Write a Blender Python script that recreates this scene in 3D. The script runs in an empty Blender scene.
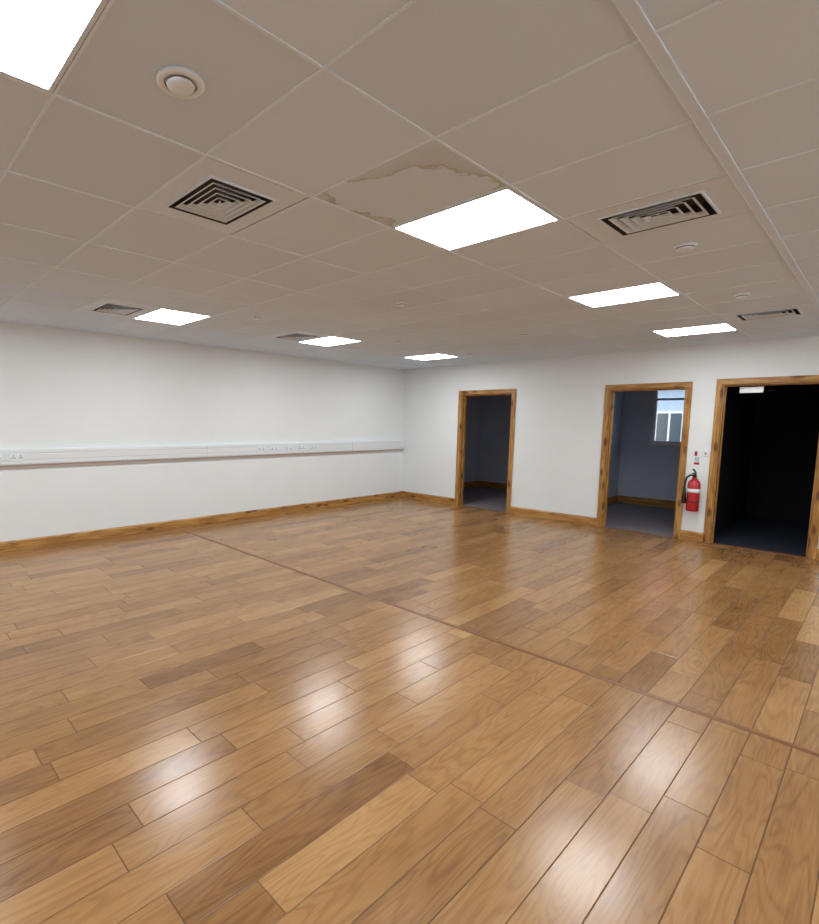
import bpy, bmesh, math, random
from mathutils import Vector, Matrix
random.seed(7)
S=bpy.context.scene
S.view_settings.view_transform='Standard'
H=2.6
XM=9.2; YM=-11.4     # room extents: x 0..XM, y YM..0

# ---------------------------------------------------------------- materials
def new_mat(name):
    m=bpy.data.materials.new(name); m.use_nodes=True
    nt=m.node_tree; b=nt.nodes['Principled BSDF']
    return m,nt,b
def N(nt,t,**k):
    n=nt.nodes.new(t)
    for a,v in k.items():
        if a in n.inputs: n.inputs[a].default_value=v
        else: setattr(n,a,v)
    return n
def simple(name,col,rough=.5,metal=0,noise=0.0,nscale=40,bump=0.0,coat=0):
    m,nt,b=new_mat(name)
    b.inputs['Roughness'].default_value=rough; b.inputs['Metallic'].default_value=metal
    b.inputs['Coat Weight'].default_value=coat
    tc=N(nt,'ShaderNodeTexCoord'); nz=N(nt,'ShaderNodeTexNoise'); nz.inputs['Scale'].default_value=nscale
    nz.inputs['Detail'].default_value=4
    nt.links.new(tc.outputs['Object'],nz.inputs['Vector'])
    cr=N(nt,'ShaderNodeValToRGB')
    c0=[c*(1-noise) for c in col]+[1]; c1=[min(1,c*(1+noise)) for c in col]+[1]
    cr.color_ramp.elements[0].position=.3; cr.color_ramp.elements[1].position=.7
    cr.color_ramp.elements[0].color=c0; cr.color_ramp.elements[1].color=c1
    nt.links.new(nz.outputs['Fac'],cr.inputs['Fac']); nt.links.new(cr.outputs['Color'],b.inputs['Base Color'])
    if bump:
        bp=N(nt,'ShaderNodeBump'); bp.inputs['Strength'].default_value=bump; bp.inputs['Distance'].default_value=.002
        nt.links.new(nz.outputs['Fac'],bp.inputs['Height']); nt.links.new(bp.outputs['Normal'],b.inputs['Normal'])
    return m
def emit(name,col,s):
    m,nt,b=new_mat(name)
    b.inputs['Base Color'].default_value=(*col,1)
    b.inputs['Emission Color'].default_value=(*col,1); b.inputs['Emission Strength'].default_value=s
    return m
def pine(name,axis):
    m,nt,b=new_mat(name)
    tc=N(nt,'ShaderNodeTexCoord'); mp=N(nt,'ShaderNodeMapping')
    sc=[14,14,14]; sc[axis]=1.1; mp.inputs['Scale'].default_value=sc
    nt.links.new(tc.outputs['Object'],mp.inputs['Vector'])
    nz=N(nt,'ShaderNodeTexNoise'); nz.inputs['Scale'].default_value=1.6; nz.inputs['Detail'].default_value=3; nz.inputs['Distortion'].default_value=.6
    nt.links.new(mp.outputs[0],nz.inputs['Vector'])
    mul=N(nt,'ShaderNodeMath',operation='MULTIPLY'); mul.inputs[1].default_value=22; nt.links.new(nz.outputs['Fac'],mul.inputs[0])
    sn=N(nt,'ShaderNodeMath',operation='SINE'); nt.links.new(mul.outputs[0],sn.inputs[0])
    cr=N(nt,'ShaderNodeValToRGB'); e=cr.color_ramp.elements
    e[0].position=0;e[0].color=(.32,.145,.035,1); e[1].position=1;e[1].color=(.52,.28,.080,1)
    mr=N(nt,'ShaderNodeMapRange'); mr.inputs['From Min'].default_value=-1
    nt.links.new(sn.outputs[0],mr.inputs['Value']); nt.links.new(mr.outputs[0],cr.inputs['Fac'])
    # knots
    mp2=N(nt,'ShaderNodeMapping'); s2=[9,9,9]; s2[axis]=3.2; mp2.inputs['Scale'].default_value=s2
    nt.links.new(tc.outputs['Object'],mp2.inputs['Vector'])
    vo=N(nt,'ShaderNodeTexVoronoi'); vo.inputs['Scale'].default_value=1; nt.links.new(mp2.outputs[0],vo.inputs['Vector'])
    kr=N(nt,'ShaderNodeMapRange'); kr.inputs['From Min'].default_value=.12; kr.inputs['From Max'].default_value=.28
    kr.inputs['To Min'].default_value=.9; kr.inputs['To Max'].default_value=0
    nt.links.new(vo.outputs['Distance'],kr.inputs['Value'])
    mx=N(nt,'ShaderNodeMixRGB'); mx.inputs['Color2'].default_value=(.10,.032,.01,1)
    nt.links.new(kr.outputs[0],mx.inputs['Fac']); nt.links.new(cr.outputs[0],mx.inputs['Color1'])
    nt.links.new(mx.outputs[0],b.inputs['Base Color'])
    b.inputs['Roughness'].default_value=.35
    return m
PINE=[pine('pine_x',0),pine('pine_y',1),pine('pine_z',2)]
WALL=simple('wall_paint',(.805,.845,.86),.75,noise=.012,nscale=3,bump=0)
WHITE=simple('white_plastic',(.80,.86,.92),.35,noise=.01)
WHITEM=simple('white_metal',(.70,.785,.88),.45,noise=.02)
TEE=simple('tee_bar',(.78,.87,.97),.5,noise=.02)
BLACK=simple('black_rubber',(.015,.015,.016),.45,noise=.1)
DARKVOID=simple('duct_dark',(.05,.05,.05),.8,noise=.1)
RED=simple('red_enamel',(.45,.010,.015),.25,noise=.04,coat=.6)
METAL=simple('brushed_steel',(.6,.6,.6),.3,metal=1,noise=.05)
PANEL=emit('led_diffuser',(.95,.98,1),23.5)
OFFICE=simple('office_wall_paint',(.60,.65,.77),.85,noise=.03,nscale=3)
DARKW=simple('store_painted_gloom',(.012,.012,.014),.9,noise=.1)  # darkness of the unlit store put into its wall and ceiling colour
CARPET=simple('grey_carpet',(.22,.20,.22),.95,noise=.25,nscale=120,bump=.5)
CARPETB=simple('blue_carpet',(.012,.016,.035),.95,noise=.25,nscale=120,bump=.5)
TRUNK=simple('trunking_pvc',(.76,.80,.83),.35,noise=.01)
SHADOWG=simple('groove',(.22,.22,.23),.6,noise=.03)

# ceiling tile material with per tile tone + fissures
def tile_mat(name,stain=False):
    m,nt,b=new_mat(name); L=nt.links.new
    tc=N(nt,'ShaderNodeTexCoord')
    at=N(nt,'ShaderNodeAttribute'); at.attribute_name='tone'
    nz=N(nt,'ShaderNodeTexNoise'); nz.inputs['Scale'].default_value=160; nz.inputs['Detail'].default_value=3
    L(tc.outputs['Object'],nz.inputs['Vector'])
    nb=N(nt,'ShaderNodeTexNoise'); nb.inputs['Scale'].default_value=1.3; nb.inputs['Detail'].default_value=4
    L(tc.outputs['Object'],nb.inputs['Vector'])
    cr=N(nt,'ShaderNodeValToRGB'); e=cr.color_ramp.elements
    e[0].position=0; e[0].color=(.64,.735,.835,1); e[1].position=1; e[1].color=(.755,.86,.975,1)
    a1=N(nt,'ShaderNodeMath',operation='MULTIPLY'); a1.inputs[1].default_value=.35; L(nb.outputs['Fac'],a1.inputs[0])
    a2=N(nt,'ShaderNodeMath',operation='MULTIPLY_ADD'); a2.inputs[1].default_value=.35; L(nz.outputs['Fac'],a2.inputs[0]); L(a1.outputs[0],a2.inputs[2])
    a3=N(nt,'ShaderNodeMath',operation='MULTIPLY_ADD'); a3.inputs[1].default_value=.45; L(at.outputs['Fac'],a3.inputs[0]); L(a2.outputs[0],a3.inputs[2])
    L(a3.outputs[0],cr.inputs['Fac'])
    out=cr.outputs[0]
    if stain:
        # ring shaped water marks, in the tile's own metric space
        sp=N(nt,'ShaderNodeSeparateXYZ'); L(tc.outputs['Object'],sp.inputs[0])
        def M_(op,a,b_=None,c=None):
            n=N(nt,'ShaderNodeMath',operation=op)
            for i,v in enumerate((a,b_,c)):
                if v is None: continue
                if isinstance(v,(int,float)): n.inputs[i].default_value=v
                else: L(v,n.inputs[i])
            return n.outputs[0]
        dx=M_('MULTIPLY',M_('SUBTRACT',sp.outputs[0],5.20),2.6)
        dy=M_('MULTIPLY',M_('SUBTRACT',sp.outputs[1],-6.25),2.6)
        r=M_('POWER',M_('ADD',M_('POWER',M_('ABSOLUTE',dx),3),M_('POWER',M_('ABSOLUTE',dy),3)),.333)
        n2=N(nt,'ShaderNodeTexNoise'); n2.inputs['Scale'].default_value=4; n2.inputs['Detail'].default_value=4; n2.inputs['Roughness'].default_value=.55
        L(tc.outputs['Object'],n2.inputs['Vector'])
        rr=M_('MULTIPLY_ADD',n2.outputs['Fac'],1.3,r)     # boundary where rr ~1.6
        d=M_('SUBTRACT',rr,1.45)
        ring=N(nt,'ShaderNodeValToRGB'); q=ring.color_ramp.elements
        q[0].position=.46;q[0].color=(0,0,0,1); q[1].position=.495;q[1].color=(.8,.8,.8,1)
        q2=ring.color_ramp.elements.new(.55); q2.color=(.35,.35,.35,1)
        q3=ring.color_ramp.elements.new(.9); q3.color=(.12,.12,.12,1)
        L(M_('ADD',d,.5),ring.inputs['Fac'])
        mx=N(nt,'ShaderNodeMixRGB'); mx.inputs['Color2'].default_value=(.45,.43,.34,1)
        L(ring.outputs[0],mx.inputs['Fac']); L(out,mx.inputs['Color1']); out=mx.outputs[0]
    L(out,b.inputs['Base Color']); b.inputs['Roughness'].default_value=.95
    b.inputs['Specular IOR Level'].default_value=.1
    bp=N(nt,'ShaderNodeBump'); bp.inputs['Strength'].default_value=.35; bp.inputs['Distance'].default_value=.002
    L(nz.outputs['Fac'],bp.inputs['Height']); L(bp.outputs[0],b.inputs['Normal'])
    return m
TILE=tile_mat('ceiling_tile'); TILES=tile_mat('ceiling_tile_stained',True)

# plank material
def plank_mat():
    m,nt,b=new_mat('oak_planks'); L=nt.links.new
    def M_(op,a,b_=None,c=None):
        n=N(nt,'ShaderNodeMath',operation=op)
        for i,v in enumerate((a,b_,c)):
            if v is None: continue
            if isinstance(v,(int,float)): n.inputs[i].default_value=v
            else: L(v,n.inputs[i])
        return n.outputs[0]
    tc=N(nt,'ShaderNodeTexCoord'); at=N(nt,'ShaderNodeAttribute'); at.attribute_name='tone'
    at2=N(nt,'ShaderNodeAttribute'); at2.attribute_name='seed'
    sp=N(nt,'ShaderNodeSeparateXYZ'); L(tc.outputs['Object'],sp.inputs[0])
    cb=N(nt,'ShaderNodeCombineXYZ')
    L(M_('MULTIPLY',sp.outputs[0],9),cb.inputs[0]); L(M_('MULTIPLY',sp.outputs[1],1.15),cb.inputs[1]); L(M_('MULTIPLY',at2.outputs['Fac'],90),cb.inputs[2])
    n1=N(nt,'ShaderNodeTexNoise'); n1.inputs['Scale'].default_value=1; n1.inputs['Detail'].default_value=1.5; n1.inputs['Distortion'].default_value=.4
    L(cb.outputs[0],n1.inputs['Vector'])
    s=M_('SINE',M_('MULTIPLY',n1.outputs['Fac'],75))
    lines=M_('POWER',M_('MULTIPLY_ADD',s,.5,.5),2.5)
    cb2=N(nt,'ShaderNodeCombineXYZ')
    L(M_('MULTIPLY',sp.outputs[0],160),cb2.inputs[0]); L(M_('MULTIPLY',sp.outputs[1],6),cb2.inputs[1]); L(M_('MULTIPLY',at2.outputs['Fac'],40),cb2.inputs[2])
    n2=N(nt,'ShaderNodeTexNoise'); n2.inputs['Scale'].default_value=1; n2.inputs['Detail'].default_value=4
    L(cb2.outputs[0],n2.inputs['Vector'])
    cb3=N(nt,'ShaderNodeCombineXYZ')
    L(M_('MULTIPLY',sp.outputs[0],7),cb3.inputs[0]); L(M_('MULTIPLY',sp.outputs[1],2.5),cb3.inputs[1]); L(M_('MULTIPLY',at2.outputs['Fac'],60),cb3.inputs[2])
    n3=N(nt,'ShaderNodeTexNoise'); n3.inputs['Scale'].default_value=1; n3.inputs['Detail'].default_value=3
    L(cb3.outputs[0],n3.inputs['Vector'])
    t=M_('MULTIPLY_ADD',at.outputs['Fac'],.56,.20)
    t=M_('MULTIPLY_ADD',lines,-.15,t)
    t=M_('ADD',t,M_('MULTIPLY',M_('SUBTRACT',n2.outputs['Fac'],.5),.42))
    t=M_('ADD',t,M_('MULTIPLY',M_('SUBTRACT',n3.outputs['Fac'],.5),.45))
    cr=N(nt,'ShaderNodeValToRGB'); e=cr.color_ramp.elements
    e[0].position=0;e[0].color=(.165,.072,.026,1); e[1].position=1;e[1].color=(.52,.308,.130,1)
    k=e.new(.5); k.color=(.340,.178,.066,1)
    L(t,cr.inputs['Fac']); L(cr.outputs[0],b.inputs['Base Color'])
    r=M_('MULTIPLY_ADD',n3.outputs['Fac'],.10,.185)
    L(r,b.inputs['Roughness'])
    b.inputs['Specular IOR Level'].default_value=.58
    bp=N(nt,'ShaderNodeBump'); bp.inputs['Strength'].default_value=.12; bp.inputs['Distance'].default_value=.001
    L(n2.outputs['Fac'],bp.inputs['Height']); L(bp.outputs[0],b.inputs['Normal'])
    return m
PLANK=plank_mat()
SEAM=simple('plank_seam',(.10,.045,.018),.6,noise=.1)
STRIPM=simple('threshold_strip_wood',(.20,.088,.032),.35,noise=.12,nscale=30)

# ---------------------------------------------------------------- mesh helpers
class MB:
    def __init__(s,name,mats,attrs=()):
        s.bm=bmesh.new(); s.name=name; s.mats=mats; s.attrs=attrs
        s.lay=[s.bm.faces.layers.float.new(a) for a in attrs]
    def face(s,vs,mi=0,vals=(),smooth=False):
        f=s.bm.faces.new([s.bm.verts.new(v) for v in vs]); f.material_index=mi; f.smooth=smooth
        for l,v in zip(s.lay,vals): f[l]=v
        return f
    def box(s,a,b,mi=0,vals=()):
        x0,y0,z0=[min(p,q) for p,q in zip(a,b)]; x1,y1,z1=[max(p,q) for p,q in zip(a,b)]
        v=[s.bm.verts.new(p) for p in ((x0,y0,z0),(x1,y0,z0),(x1,y1,z0),(x0,y1,z0),(x0,y0,z1),(x1,y0,z1),(x1,y1,z1),(x0,y1,z1))]
        for q in ((0,3,2,1),(4,5,6,7),(0,1,5,4),(1,2,6,5),(2,3,7,6),(3,0,4,7)):
            f=s.bm.faces.new([v[i] for i in q]); f.material_index=mi
            for l,vv in zip(s.lay,vals): f[l]=vv
    def bbox(s,a,b,mi=0,bev=.003,seg=2):
        n0=set(s.bm.verts)
        s.box(a,b,mi)
        vs=[v for v in s.bm.verts if v not in n0]
        es=list({e for v in vs for e in v.link_edges})
        r=bmesh.ops.bevel(s.bm,geom=es,offset=bev,segments=seg,affect='EDGES',profile=.5)
        for f in r['faces']: f.material_index=mi
    def lathe(s,c,prof,mi=0,seg=32,axis='Z',mis=None):
        rings=[]
        for r,z in prof:
            ring=[]
            for i in range(seg):
                a=2*math.pi*i/seg
                ring.append(s.bm.verts.new((c[0]+r*math.cos(a),c[1]+r*math.sin(a),c[2]+z)))
            rings.append(ring)
        for k in range(len(rings)-1):
            for i in range(seg):
                f=s.bm.faces.new((rings[k][i],rings[k][(i+1)%seg],rings[k+1][(i+1)%seg],rings[k+1][i]))
                f.smooth=True; f.material_index=mis[k] if mis else mi
        for ring in (rings[0],rings[-1]):
            f=s.bm.faces.new(ring); f.material_index=mi
    def tube(s,pts,r,mi=0,seg=10):
        pts=[Vector(p) for p in pts]; rings=[]
        for i,p in enumerate(pts):
            d=(pts[min(i+1,len(pts)-1)]-pts[max(i-1,0)]).normalized()
            u=d.orthogonal().normalized() if i==0 else (pu-d*pu.dot(d)).normalized()
            pu=u; w=d.cross(u)
            rr=r[i] if isinstance(r,(list,tuple)) else r
            rings.append([s.bm.verts.new(p+rr*(math.cos(2*math.pi*k/seg)*u+math.sin(2*math.pi*k/seg)*w)) for k in range(seg)])
        for a in range(len(rings)-1):
            for k in range(seg):
                f=s.bm.faces.new((rings[a][k],rings[a][(k+1)%seg],rings[a+1][(k+1)%seg],rings[a+1][k])); f.smooth=True; f.material_index=mi
        for ring in (rings[0],rings[-1]):
            f=s.bm.faces.new(ring); f.material_index=mi
    def done(s,bevel=0,loc=None):
        bmesh.ops.recalc_face_normals(s.bm,faces=s.bm.faces)
        me=bpy.data.meshes.new(s.name)
        if loc is not None: bmesh.ops.translate(s.bm,verts=s.bm.verts,vec=-Vector(loc))
        s.bm.to_mesh(me); s.bm.free()
        for m in s.mats: me.materials.append(m)
        o=bpy.data.objects.new(s.name,me); bpy.context.collection.objects.link(o)
        if loc is not None: o.location=loc
        if bevel:
            md=o.modifiers.new('bevel','BEVEL'); md.width=bevel; md.segments=2; md.limit_method='ANGLE'
        return o

# ---------------------------------------------------------------- floor (real planks)
STRIP_Y=-4.98
fl=MB('floor',[PLANK,SEAM],('tone','seed'))
fl.box((-.0,YM,-.06),(XM,0,-.002),1,(.5,.5))
PW=.160; g=.0011
def plank_field(y0,y1,xoff):
    x=-PW+xoff
    while x<XM:
        y=y0-random.random()*1.1
        while y<y1:
            ln=1.1 if random.random()<.6 else .80
            a=max(y,y0); b_=min(y+ln,y1)
            xa=max(x,0); xb=min(x+PW,XM)
            if b_-a>.01 and xb-xa>.005:
                t=random.gauss(.5,.20); t=max(0,min(1,t))
                vals=(t,random.random())
                bv=.0016
                X0,X1,Y0,Y1=xa+g,xb-g,a+g,b_-g
                top=[(X0+bv,Y0+bv,0),(X1-bv,Y0+bv,0),(X1-bv,Y1-bv,0),(X0+bv,Y1-bv,0)]
                bot=[(X0,Y0,-.0018),(X1,Y0,-.0018),(X1,Y1,-.0018),(X0,Y1,-.0018)]
                fl.face(top,0,vals)
                for i in range(4):
                    j=(i+1)%4
                    fl.face([bot[i],bot[j],top[j],top[i]],0,(max(0,t-.3),vals[1]))
            y+=ln
        x+=PW
plank_field(YM,STRIP_Y,(5.01%PW)); plank_field(STRIP_Y,0,.05)
fl.done()
st=MB('trim_floor_strip',[STRIPM])
prof=[(-.018,0),(-.015,.004),(-.005,.006),(.005,.006),(.015,.004),(.018,0)]
for i in range(len(prof)-1):
    st.face([(0.02,STRIP_Y+prof[i][0],prof[i][1]),(XM-.02,STRIP_Y+prof[i][0],prof[i][1]),(XM-.02,STRIP_Y+prof[i+1][0],prof[i+1][1]),(0.02,STRIP_Y+prof[i+1][0],prof[i+1][1])])
st.done()

# ---------------------------------------------------------------- walls
T=.14
def wallbox(name,a,b,m=WALL):
    w=MB(name,[m]); w.box(a,b); return w.done()
wallbox('wall_left',(-T,YM-T,-.06),(0,0,H+.15))
wallbox('wall_right',(XM,YM-T,-.06),(XM+T,0,H+.15))
wallbox('wall_front',(0,YM-T,-.06),(XM,YM,H+.15))
DOORS=[(1.375,2.38,2.075),(3.915,4.885,2.075),(5.265,6.255,2.095)]
xs=-T
for i,(a,b_,z) in enumerate(DOORS):
    wallbox('wall_back_%d'%(2*i+1),(xs,0,-.06),(a,T,H+.15)); wallbox('wall_back_%d'%(2*i+2),(a,0,z),(b_,T,H+.15)); xs=b_
wallbox('wall_back_7',(xs,0,-.06),(XM+T,T,H+.15))

# skirting
def skirt(name,p0,p1,n,h=.145,t=.018):
    """p0,p1 floor points, n inward normal"""
    ax=0 if abs(p1[0]-p0[0])>abs(p1[1]-p0[1]) else 1
    w=MB(name,[PINE[ax]])
    pr=[(0,0),(t,0),(t,h-.022),(t*.75,h-.010),(t*.35,h),(0,h)]
    A=[w.bm.verts.new((p0[0]+n[0]*u,p0[1]+n[1]*u,v+.001)) for u,v in pr]
    B=[w.bm.verts.new((p1[0]+n[0]*u,p1[1]+n[1]*u,v+.001)) for u,v in pr]
    for i in range(len(pr)):
        j=(i+1)%len(pr); w.bm.faces.new((A[i],A[j],B[j],B[i]))
    w.bm.faces.new(A); w.bm.faces.new(B)
    return w.done()
skirt('baseboard_left',(0.001,YM),(0.001,-.02),(1,0),h=.12)
AW=.060
segs=[(0.002,DOORS[0][0]-AW),(DOORS[0][1]+AW,DOORS[1][0]-AW),(DOORS[1][1]+AW,DOORS[2][0]-AW),(DOORS[2][1]+AW,XM)]
for i,(a,b_) in enumerate(segs):
    skirt('baseboard_back_%d'%(i+1),(a,-.001),(b_,-.001),(0,-1),h=.13)
skirt('baseboard_right',(XM-.001,YM),(XM-.001,-.02),(-1,0))
skirt('baseboard_front',(0.02,YM+.001),(XM-.02,YM+.001),(0,1))

# ---------------------------------------------------------------- door frames
door_objs=[]
for i,(a,b_,z) in enumerate(DOORS):
    d=MB('door_%d'%(i+1),[PINE[2],PINE[0],METAL,BLACK])
    lin=.024
    for s_,x0 in ((1,a),(-1,b_)):
        d.bbox((x0,-.002,0.0),(x0+s_*lin,T+.002,z-lin),0,.002)          # lining
        d.bbox((x0+s_*lin,.055,0.0),(x0+s_*(lin+.014),.09,z-lin-.014),0,.002)  # stop
        d.bbox((x0+s_*.010,-.022,0.0),(x0-s_*AW,-.002,z-.010),0,.004)   # architrave hall side
        d.bbox((x0+s_*.010,T+.002,0.0),(x0-s_*AW,T+.022,z-.010),0,.004)
    d.bbox((a,-.002,z-lin),(b_,T+.002,z),1,.002)
    d.bbox((a+lin,.055,z-lin-.014),(b_-lin,.09,z-lin),1,.002)
    d.bbox((a-AW,-.023,z-.010),(b_+AW,-.002,z+AW),1,.004)
    d.bbox((a-AW,T+.002,z-.010),(b_+AW,T+.023,z+AW),1,.004)
    # hinges on the left lining
    for hz in (.22,1.05,1.82):
        d.bbox((a+lin,.012,hz),(a+lin+.003,.05,hz+.1),2,.001)
    if i==2:   # overhead closer fixed to the head of the frame
        d.bbox((5.42,.145,1.975),(5.66,.19,2.055),2,.004)
        d.tube([(5.5,.17,2.005),(5.62,.3,2.0),(5.75,.17,2.005)],.008,3,8)
    door_objs.append(d.done())

# ---------------------------------------------------------------- rooms beyond
YB=2.95
PX1,PX2,PX3=3.05,5.08,7.4
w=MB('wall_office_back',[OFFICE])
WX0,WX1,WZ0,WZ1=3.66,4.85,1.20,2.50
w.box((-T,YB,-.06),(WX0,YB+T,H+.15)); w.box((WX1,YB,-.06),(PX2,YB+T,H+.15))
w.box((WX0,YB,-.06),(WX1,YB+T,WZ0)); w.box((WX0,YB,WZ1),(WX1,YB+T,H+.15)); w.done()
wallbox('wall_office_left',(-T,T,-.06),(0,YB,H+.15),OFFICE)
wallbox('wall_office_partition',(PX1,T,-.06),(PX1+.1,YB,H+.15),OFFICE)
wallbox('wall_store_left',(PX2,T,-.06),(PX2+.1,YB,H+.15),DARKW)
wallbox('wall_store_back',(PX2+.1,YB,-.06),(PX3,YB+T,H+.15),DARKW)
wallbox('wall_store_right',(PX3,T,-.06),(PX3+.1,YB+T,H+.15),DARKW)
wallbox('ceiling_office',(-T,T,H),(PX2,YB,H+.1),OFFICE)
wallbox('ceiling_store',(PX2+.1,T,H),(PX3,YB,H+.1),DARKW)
w=MB('floor_office',[CARPET]); w.box((0,.07,-.06),(PX2,YB,-.001)); w.done()
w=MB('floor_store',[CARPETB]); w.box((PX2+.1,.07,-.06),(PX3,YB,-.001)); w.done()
for i,(a,b_,z) in enumerate(DOORS):
    w=MB('trim_threshold_%d'%(i+1),[STRIPM]); w.bbox((a+.025,-.01,-.001),(b_-.025,.075,.004),0,.001); w.done()
skirt('baseboard_office_back',(0.02,YB-.001),(PX1-.01,YB-.001),(0,-1))
skirt('baseboard_office_left',(0.001,T+.03),(0.001,YB-.02),(1,0))
skirt('baseboard_office_back_2',(PX1+.12,YB-.001),(PX2-.01,YB-.001),(0,-1))
skirt('baseboard_office_partition',(PX1+.101,T+.03),(PX1+.101,YB-.02),(1,0))

# window in office
UPVC=simple('upvc',(.8,.82,.85),.3,noise=.01)
gm,nt,b=new_mat('window_glass'); b.inputs['Transmission Weight'].default_value=1; b.inputs['Roughness'].default_value=0; b.inputs['IOR'].default_value=1.45
gz=N(nt,'ShaderNodeTexNoise'); gr=N(nt,'ShaderNodeValToRGB'); gr.color_ramp.elements[0].color=(.93,.97,1,1); gr.color_ramp.elements[1].color=(.96,.99,1,1)
nt.links.new(gz.outputs[0],gr.inputs[0]); nt.links.new(gr.outputs[0],b.inputs['Base Color'])
w=MB('window_1',[UPVC,gm])
fy0,fy1=YB+.03,YB+.09
def wf(x0,x1,z0,z1): w.bbox((x0,fy0,z0),(x1,fy1,z1),0,.005)
fw=.055
wf(WX0,WX0+fw,WZ0,WZ1); wf(WX1-fw,WX1,WZ0,WZ1); wf(WX0+fw,WX1-fw,WZ0,WZ0+fw); wf(WX0+fw,WX1-fw,WZ1-fw,WZ1)
ZT=2.02
wf(WX0+fw,WX1-fw,ZT,ZT+.04); xm=(WX0+WX1)/2+.05; wf(xm-.03,xm+.03,WZ0+fw,ZT); wf(xm-.03,xm+.03,ZT+.04,WZ1-fw)
for x0,x1 in ((WX0+fw,xm-.03),(xm+.03,WX1-fw)):
    for z0,z1 in ((WZ0+fw,ZT),(ZT+.04,WZ1-fw)):
        w.box((x0,YB+.058,z0),(x1,YB+.064,z1),1)
w.bbox((WX0-.03,YB-.05,WZ0-.03),(WX1+.03,YB+.03,WZ0),0,.004)
w.done()
# neighbouring building outside
nb=MB('neighbouring_building',[simple('render_wall',(.42,.50,.60),.9,noise=.05),simple('roof_tile',(.42,.15,.10),.8,noise=.2,nscale=12),simple('dark_glazing',(.05,.08,.10),.2,noise=.1),UPVC])
nb.box((-6,11,-.3),(6,15,3.0),0)
v=[(-6.3,10.7,2.95),(6.3,10.7,2.95),(6.3,13,5.8),(-6.3,13,5.8)]
nb.face(v,1); nb.box((-6.3,10.65,2.83),(6.3,10.72,2.98),3)
for x in (-5.4,-3.6,-1.9,-.2,1.5,2.9,4.6):
    nb.box((x,10.94,.9),(x+.8,11,2.0),3)
    nb.box((x+.06,10.93,.96),(x+.37,10.99,1.94),2); nb.box((x+.43,10.93,.96),(x+.74,10.99,1.94),2)
nb.done()
gd=MB('ground_outside',[simple('tarmac',(.12,.12,.12),.9,noise=.2)]); gd.box((-10,YB+T,-.4),(12,16,-.3)); gd.done()

# ---------------------------------------------------------------- ceiling
TY=.555
gx=[6.98+.705*k for k in range(0,4)]+[6.275,5.57]+[4.865-.717*k for k in range(0,7)]
gx=sorted(gx); gy=[-.505-TY*k for k in range(0,20)]
gx=[x for x in gx if 0.05<x<XM-.05]; gy=[y for y in gy if YM+.05<y<-.05]
def colx(x):   # snap to grid column, return (x0, width)
    i=min(range(len(gx)),key=lambda k:abs(gx[k]-x)); return gx[i],gx[i+1]-gx[i]
LIGHTS=[(colx(x)[0],y) for x in (1.28,4.865,8.39) for y in (-1.615,-3.835,-6.055,-8.275,-10.495)]
VENTS=[(colx(x)[0],y) for x,y in ((4.16,-7.17),(5.57,-5.50),(1.28,-6.61),(1.28,-4.39),(5.57,-2.17),(7.685,-7.17),(7.685,-3.835))]
def is_in(lst,x,y): return any(abs(x-a)<.05 and abs(y-b_)<.05 for a,b_ in lst)
c=MB('ceiling',[TILE,TEE,TILES,WHITEM],('tone',))
c.box((-T,YM-T,H+.12),(XM+T,T,H+.2),0,(.5,))
X=[0]+gx+[XM]; Yl=sorted([0]+gy+[YM])
for i in range(len(X)-1):
    for j in range(len(Yl)-1):
        x0,x1,y0,y1=X[i],X[i+1],Yl[j],Yl[j+1]
        if is_in(LIGHTS,x0,y0) or is_in(VENTS,x0,y0): continue
        t=max(0,min(1,random.gauss(.5,.25)))
        st_=is_in([(4.865,-6.61)],x0,y0)
        tz=[random.uniform(0,.0012) for _ in range(4)]
        c.face([(x0+.003,y0+.003,H+.004+tz[0]),(x1-.003,y0+.003,H+.004+tz[1]),(x1-.003,y1-.003,H+.004+tz[2]),(x0+.003,y1-.003,H+.004+tz[3])],2 if st_ else 0,(t,))
for x in gx:
    hw=.0050
    if abs(x-6.275)<.01:
        c.box((x-.017,YM,H-.0010),(x+.017,0,H+.02),0,(.5,)); c.box((x-.020,YM,H-.002),(x-.0165,0,H+.02),1,(.5,)); c.box((x+.0165,YM,H-.002),(x+.020,0,H+.02),1,(.5,))
    else: c.box((x-hw,YM,H),(x+hw,0,H+.02),1,(.5,))
for y in gy: c.box((0,y-.0050,H+.0005),(XM,y+.0050,H+.02),1,(.5,))
for a,b_ in (((0,YM,H-.003),(.02,0,H+.02)),((XM-.02,YM,H-.003),(XM,0,H+.02)),((0,-.02,H-.003),(XM,0,H+.02)),((0,YM,H-.003),(XM,YM+.02,H+.02))):
    c.box(a,b_,1,(.5,))
c.done()

for (x,y) in LIGHTS:
    TX=colx(x)[1]
    cx,cy=x+TX/2,y+TY/2
    l=MB('ceiling_light_panel',[WHITEM,PANEL])
    hx,hy=TX/2-.008,TY/2-.008; f=.014
    l.box((cx-hx,cy-hy,H-.001),(cx-hx+f,cy+hy,H+.03)); l.box((cx+hx-f,cy-hy,H-.001),(cx+hx,cy+hy,H+.03))
    l.box((cx-hx+f,cy-hy,H-.001),(cx+hx-f,cy-hy+f,H+.03)); l.box((cx-hx+f,cy+hy-f,H-.001),(cx+hx-f,cy+hy,H+.03))
    l.box((cx-hx,cy-hy,H+.03),(cx+hx,cy+hy,H+.05))
    l.face([(cx-hx+f,cy-hy+f,H+.003),(cx-hx+f,cy+hy-f,H+.003),(cx+hx-f,cy+hy-f,H+.003),(cx+hx-f,cy-hy+f,H+.003)],1)
    o=l.done(loc=(cx,cy,H))

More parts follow.
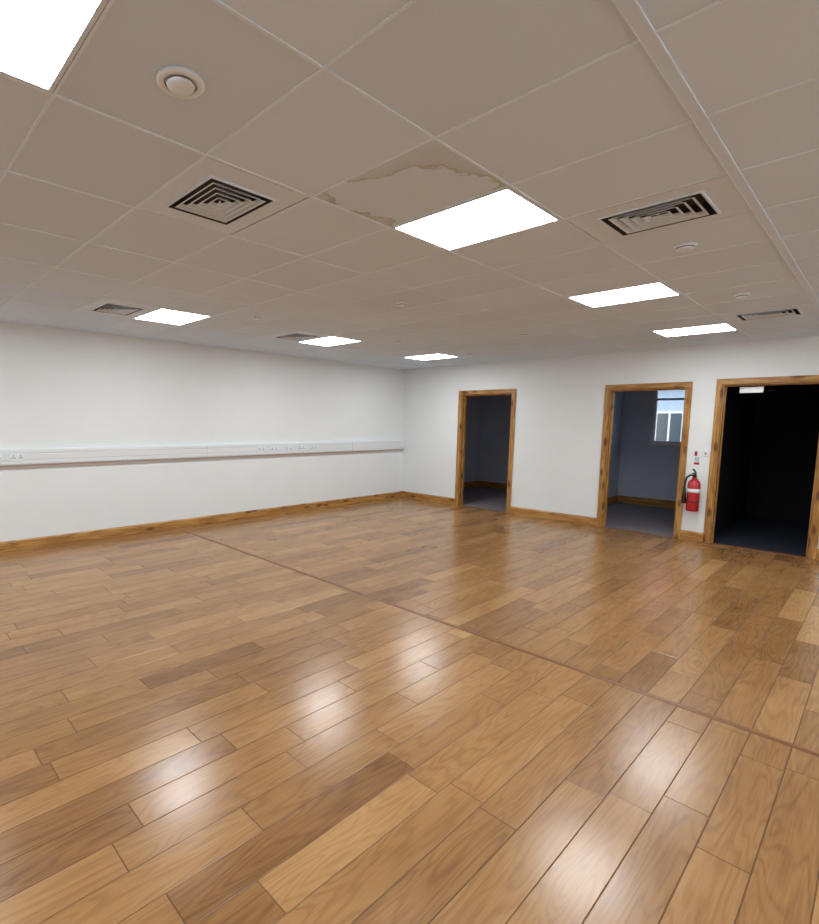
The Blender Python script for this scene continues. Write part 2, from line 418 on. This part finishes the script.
def rect_ring(mb,cx,cy,a0,b0,z0,a1,b1,z1,mi):
    p=lambda a,b_,z:[(cx-a,cy-b_,z),(cx+a,cy-b_,z),(cx+a,cy+b_,z),(cx-a,cy+b_,z)]
    P,Q=p(a0,b0,z0),p(a1,b1,z1)
    for i in range(4):
        j=(i+1)%4; mb.face([P[i],P[j],Q[j],Q[i]],mi)
for (x,y) in VENTS:
    TX=colx(x)[1]
    cx,cy=x+TX/2,y+TY/2
    v=MB('ceiling_air_vent',[WHITEM,DARKVOID])
    A,B=TX/2-.009,TY/2-.009; a,b_=.225,.178
    rect_ring(v,cx,cy,A,B,H+.001,a,b_,H+.001,0)
    rect_ring(v,cx,cy,a,b_,H+.001,a-.004,b_-.004,H-.008,0)
    rect_ring(v,cx,cy,a-.004,b_-.004,H-.008,a-.012,b_-.012,H-.006,0)
    rect_ring(v,cx,cy,a-.012,b_-.012,H-.006,a-.012,b_-.012,H+.06,1)
    n=5
    for k in range(n):
        so=1-(k+.62)/(n+.1)
        a1,b1=(a-.014)*so,(b_-.014)*so
        # flat lip + inward-rising blade
        rect_ring(v,cx,cy,a1,b1,H-.008,max(a1-.010,.003),max(b1-.010,.003),H-.007,0)
        rect_ring(v,cx,cy,max(a1-.010,.003),max(b1-.010,.003),H-.007,max(a1-.024,.002),max(b1-.022,.002),H+.010,0)
    v.face([(cx-A,cy-B,H+.06),(cx+A,cy-B,H+.06),(cx+A,cy+B,H+.06),(cx-A,cy+B,H+.06)],1)
    v.done(loc=(cx,cy,H))

def disc_valve(x,y):
    d=MB('ceiling_air_valve',[WHITE,DARKVOID])
    d.lathe((x,y,H+.004),[(.074,0),(.074,-.008),(.070,-.012),(.054,-.013),(.050,-.008),(.050,-.003)],0,40,mis=[0,0,0,0,1])
    d.lathe((x,y,H+.004),[(.02,-.003),(.02,-.010),(.041,-.010),(.043,-.015),(.039,-.020),(.012,-.022)],0,40)
    d.done(loc=(x,y,H))
disc_valve(5.215,-7.447)
def smoke(x,y,r=.055,n='smoke_detector'):
    d=MB(n,[WHITE,BLACK])
    d.lathe((x,y,H+.004),[(r,0),(r,-.010),(r*.86,-.016),(r*.8,-.018),(r*.8,-.023),(r*.7,-.032),(r*.35,-.036)],0,32,mis=[0,0,0,1,0,0])
    d.done(loc=(x,y,H))
smoke(5.90,-4.62,.06); smoke(3.77,-4.63,.045); smoke(5.90,-2.98,.05); smoke(2.35,-3.0,.045)
smoke(3.8,-2.45,.04); smoke(2.35,-5.2,.04); smoke(2.35,-1.3,.04)

# ---------------------------------------------------------------- dado trunking on the left wall
t=MB('cable_trunking',[TRUNK,SHADOWG,WHITE,simple('trunking_shadow_strip',(.50,.41,.37),.6,noise=.05)])  # last slot: added strip, coloured as the warm shadow below the trunking
z0,z1=1.0,1.185
t.bbox((.001,YM+.05,z0),(.050,-.004,z1),0,.006)
for za,zb in ((z0+.012,z0+.052),(z0+.060,z1-.060),(z1-.052,z1-.012)):
    t.bbox((.049,YM+.05,za),(.056,-.006,zb),0,.003)
y=-.006-1.5
while y>YM:
    t.box((.0505,y-.001,z0+.010),(.0566,y+.001,z1-.010),1); y-=3.0
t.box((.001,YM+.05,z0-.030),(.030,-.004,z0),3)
for y in (-7.15,-6.93,-3.55,-3.3,-3.0,-2.72,-2.45):
    t.bbox((.055,y-.073,z0+.052),(.064,y+.073,z1-.052),2,.003)
    for s_ in (-.036,.036):
        for dy,dz,hw,hh in ((0,.014,.005,.010),(-.013,-.010,.009,.006),(.013,-.010,.009,.006)):
            t.box((.0638,y+s_+dy-hw,(z0+z1)/2+dz-hh),(.0645,y+s_+dy+hw,(z0+z1)/2+dz+hh),1)
t.done()

# ---------------------------------------------------------------- fire extinguisher + sign + switch
fx,fz=5.075,.42; fy=-.105
e=MB('fire_extinguisher',[RED,BLACK,METAL,WHITE])
R=.072
e.lathe((fx,fy,fz),[(.05,0),(R-.006,.0),(R,.012),(R,.34),(R*.96,.37),(R*.8,.40),(R*.5,.42),(.028,.43),(.026,.45)],0,36)
e.lathe((fx,fy,fz),[(R+.0010,.25),(R+.0010,.30)],3,36)
e.lathe((fx,fy,fz+.45),[(.020,0),(.024,.004),(.024,.03),(.016,.04),(.016,.06)],1,20)
e.bbox((fx-.014,fy-.10,fz+.50),(fx+.014,fy+.03,fz+.514),1,.003)
e.tube([(fx,fy+.02,fz+.515),(fx,fy-.02,fz+.535),(fx,fy-.07,fz+.555),(fx,fy-.11,fz+.558)],.011,1,8)
e.tube([(fx,fy-.02,fz+.475),(fx-.04,fy-.03,fz+.48),(fx-.08,fy-.03,fz+.45),(fx-.095,fy-.03,fz+.39),(fx-.098,fy-.03,fz+.30),(fx-.096,fy-.03,fz+.18)],.013,1,10)
e.tube([(fx-.096,fy-.03,fz+.30),(fx-.096,fy-.03,fz+.22),(fx-.094,fy-.03,fz+.10)],[.016,.022,.030],1,14)
e.lathe((fx+.026,fy-.02,fz+.475),[(.012,-.004),(.012,.006)],2,12)
e.bbox((fx-.02,fy+R-.01,fz+.05),(fx+.02,-.001,fz+.44),2,.002)
e.lathe((fx,fy,fz+.12),[(R+.0015,0),(R+.0015,.015)],1,36)
e.done(loc=(fx,fy,fz))
s=MB('fire_safety_sign',[WHITE,RED,BLACK])
s.bbox((5.025,-.004,1.03),(5.095,-.001,1.215),0,.001)
s.box((5.029,-.0048,1.15),(5.060,-.004,1.211),1); s.box((5.029,-.0048,1.034),(5.091,-.004,1.065),1)
for k in range(4): s.box((5.036,-.0048,1.078+k*.015),(5.084,-.004,1.084+k*.015),2)
s.done()
s=MB('light_switch',[WHITE,SHADOWG])
s.bbox((5.125,-.010,1.150),(5.180,-.001,1.225),0,.003); s.bbox((5.143,-.014,1.175),(5.162,-.009,1.202),1,.001)
s.done()

# ---------------------------------------------------------------- world
wd=bpy.data.worlds.new('World'); S.world=wd; wd.use_nodes=True
nt=wd.node_tree; bg=nt.nodes['Background']
sk=nt.nodes.new('ShaderNodeTexSky'); sk.sky_type='NISHITA'; sk.sun_disc=False; sk.sun_elevation=math.radians(40); sk.sun_rotation=math.radians(200)
nt.links.new(sk.outputs[0],bg.inputs[0]); bg.inputs[1].default_value=.5

# ---------------------------------------------------------------- camera
cam=bpy.data.cameras.new('camera'); co=bpy.data.objects.new('camera',cam); bpy.context.collection.objects.link(co)
f=515.4
cam.sensor_width=36; cam.lens=f*36/924; cam.shift_x=.0860; cam.shift_y=.0130; cam.clip_start=.02
Xr=Vector((.6745,-.0840,.7335)).normalized(); Yr=Vector((.7381,.0593,-.6721)); Yr=(Yr-Xr*Yr.dot(Xr)).normalized(); Zr=Xr.cross(Yr)
M=Matrix((Xr,Yr,Zr)).to_4x4(); M.translation=Vector((6.821,-8.261,1.549))
co.matrix_world=M
S.camera=co
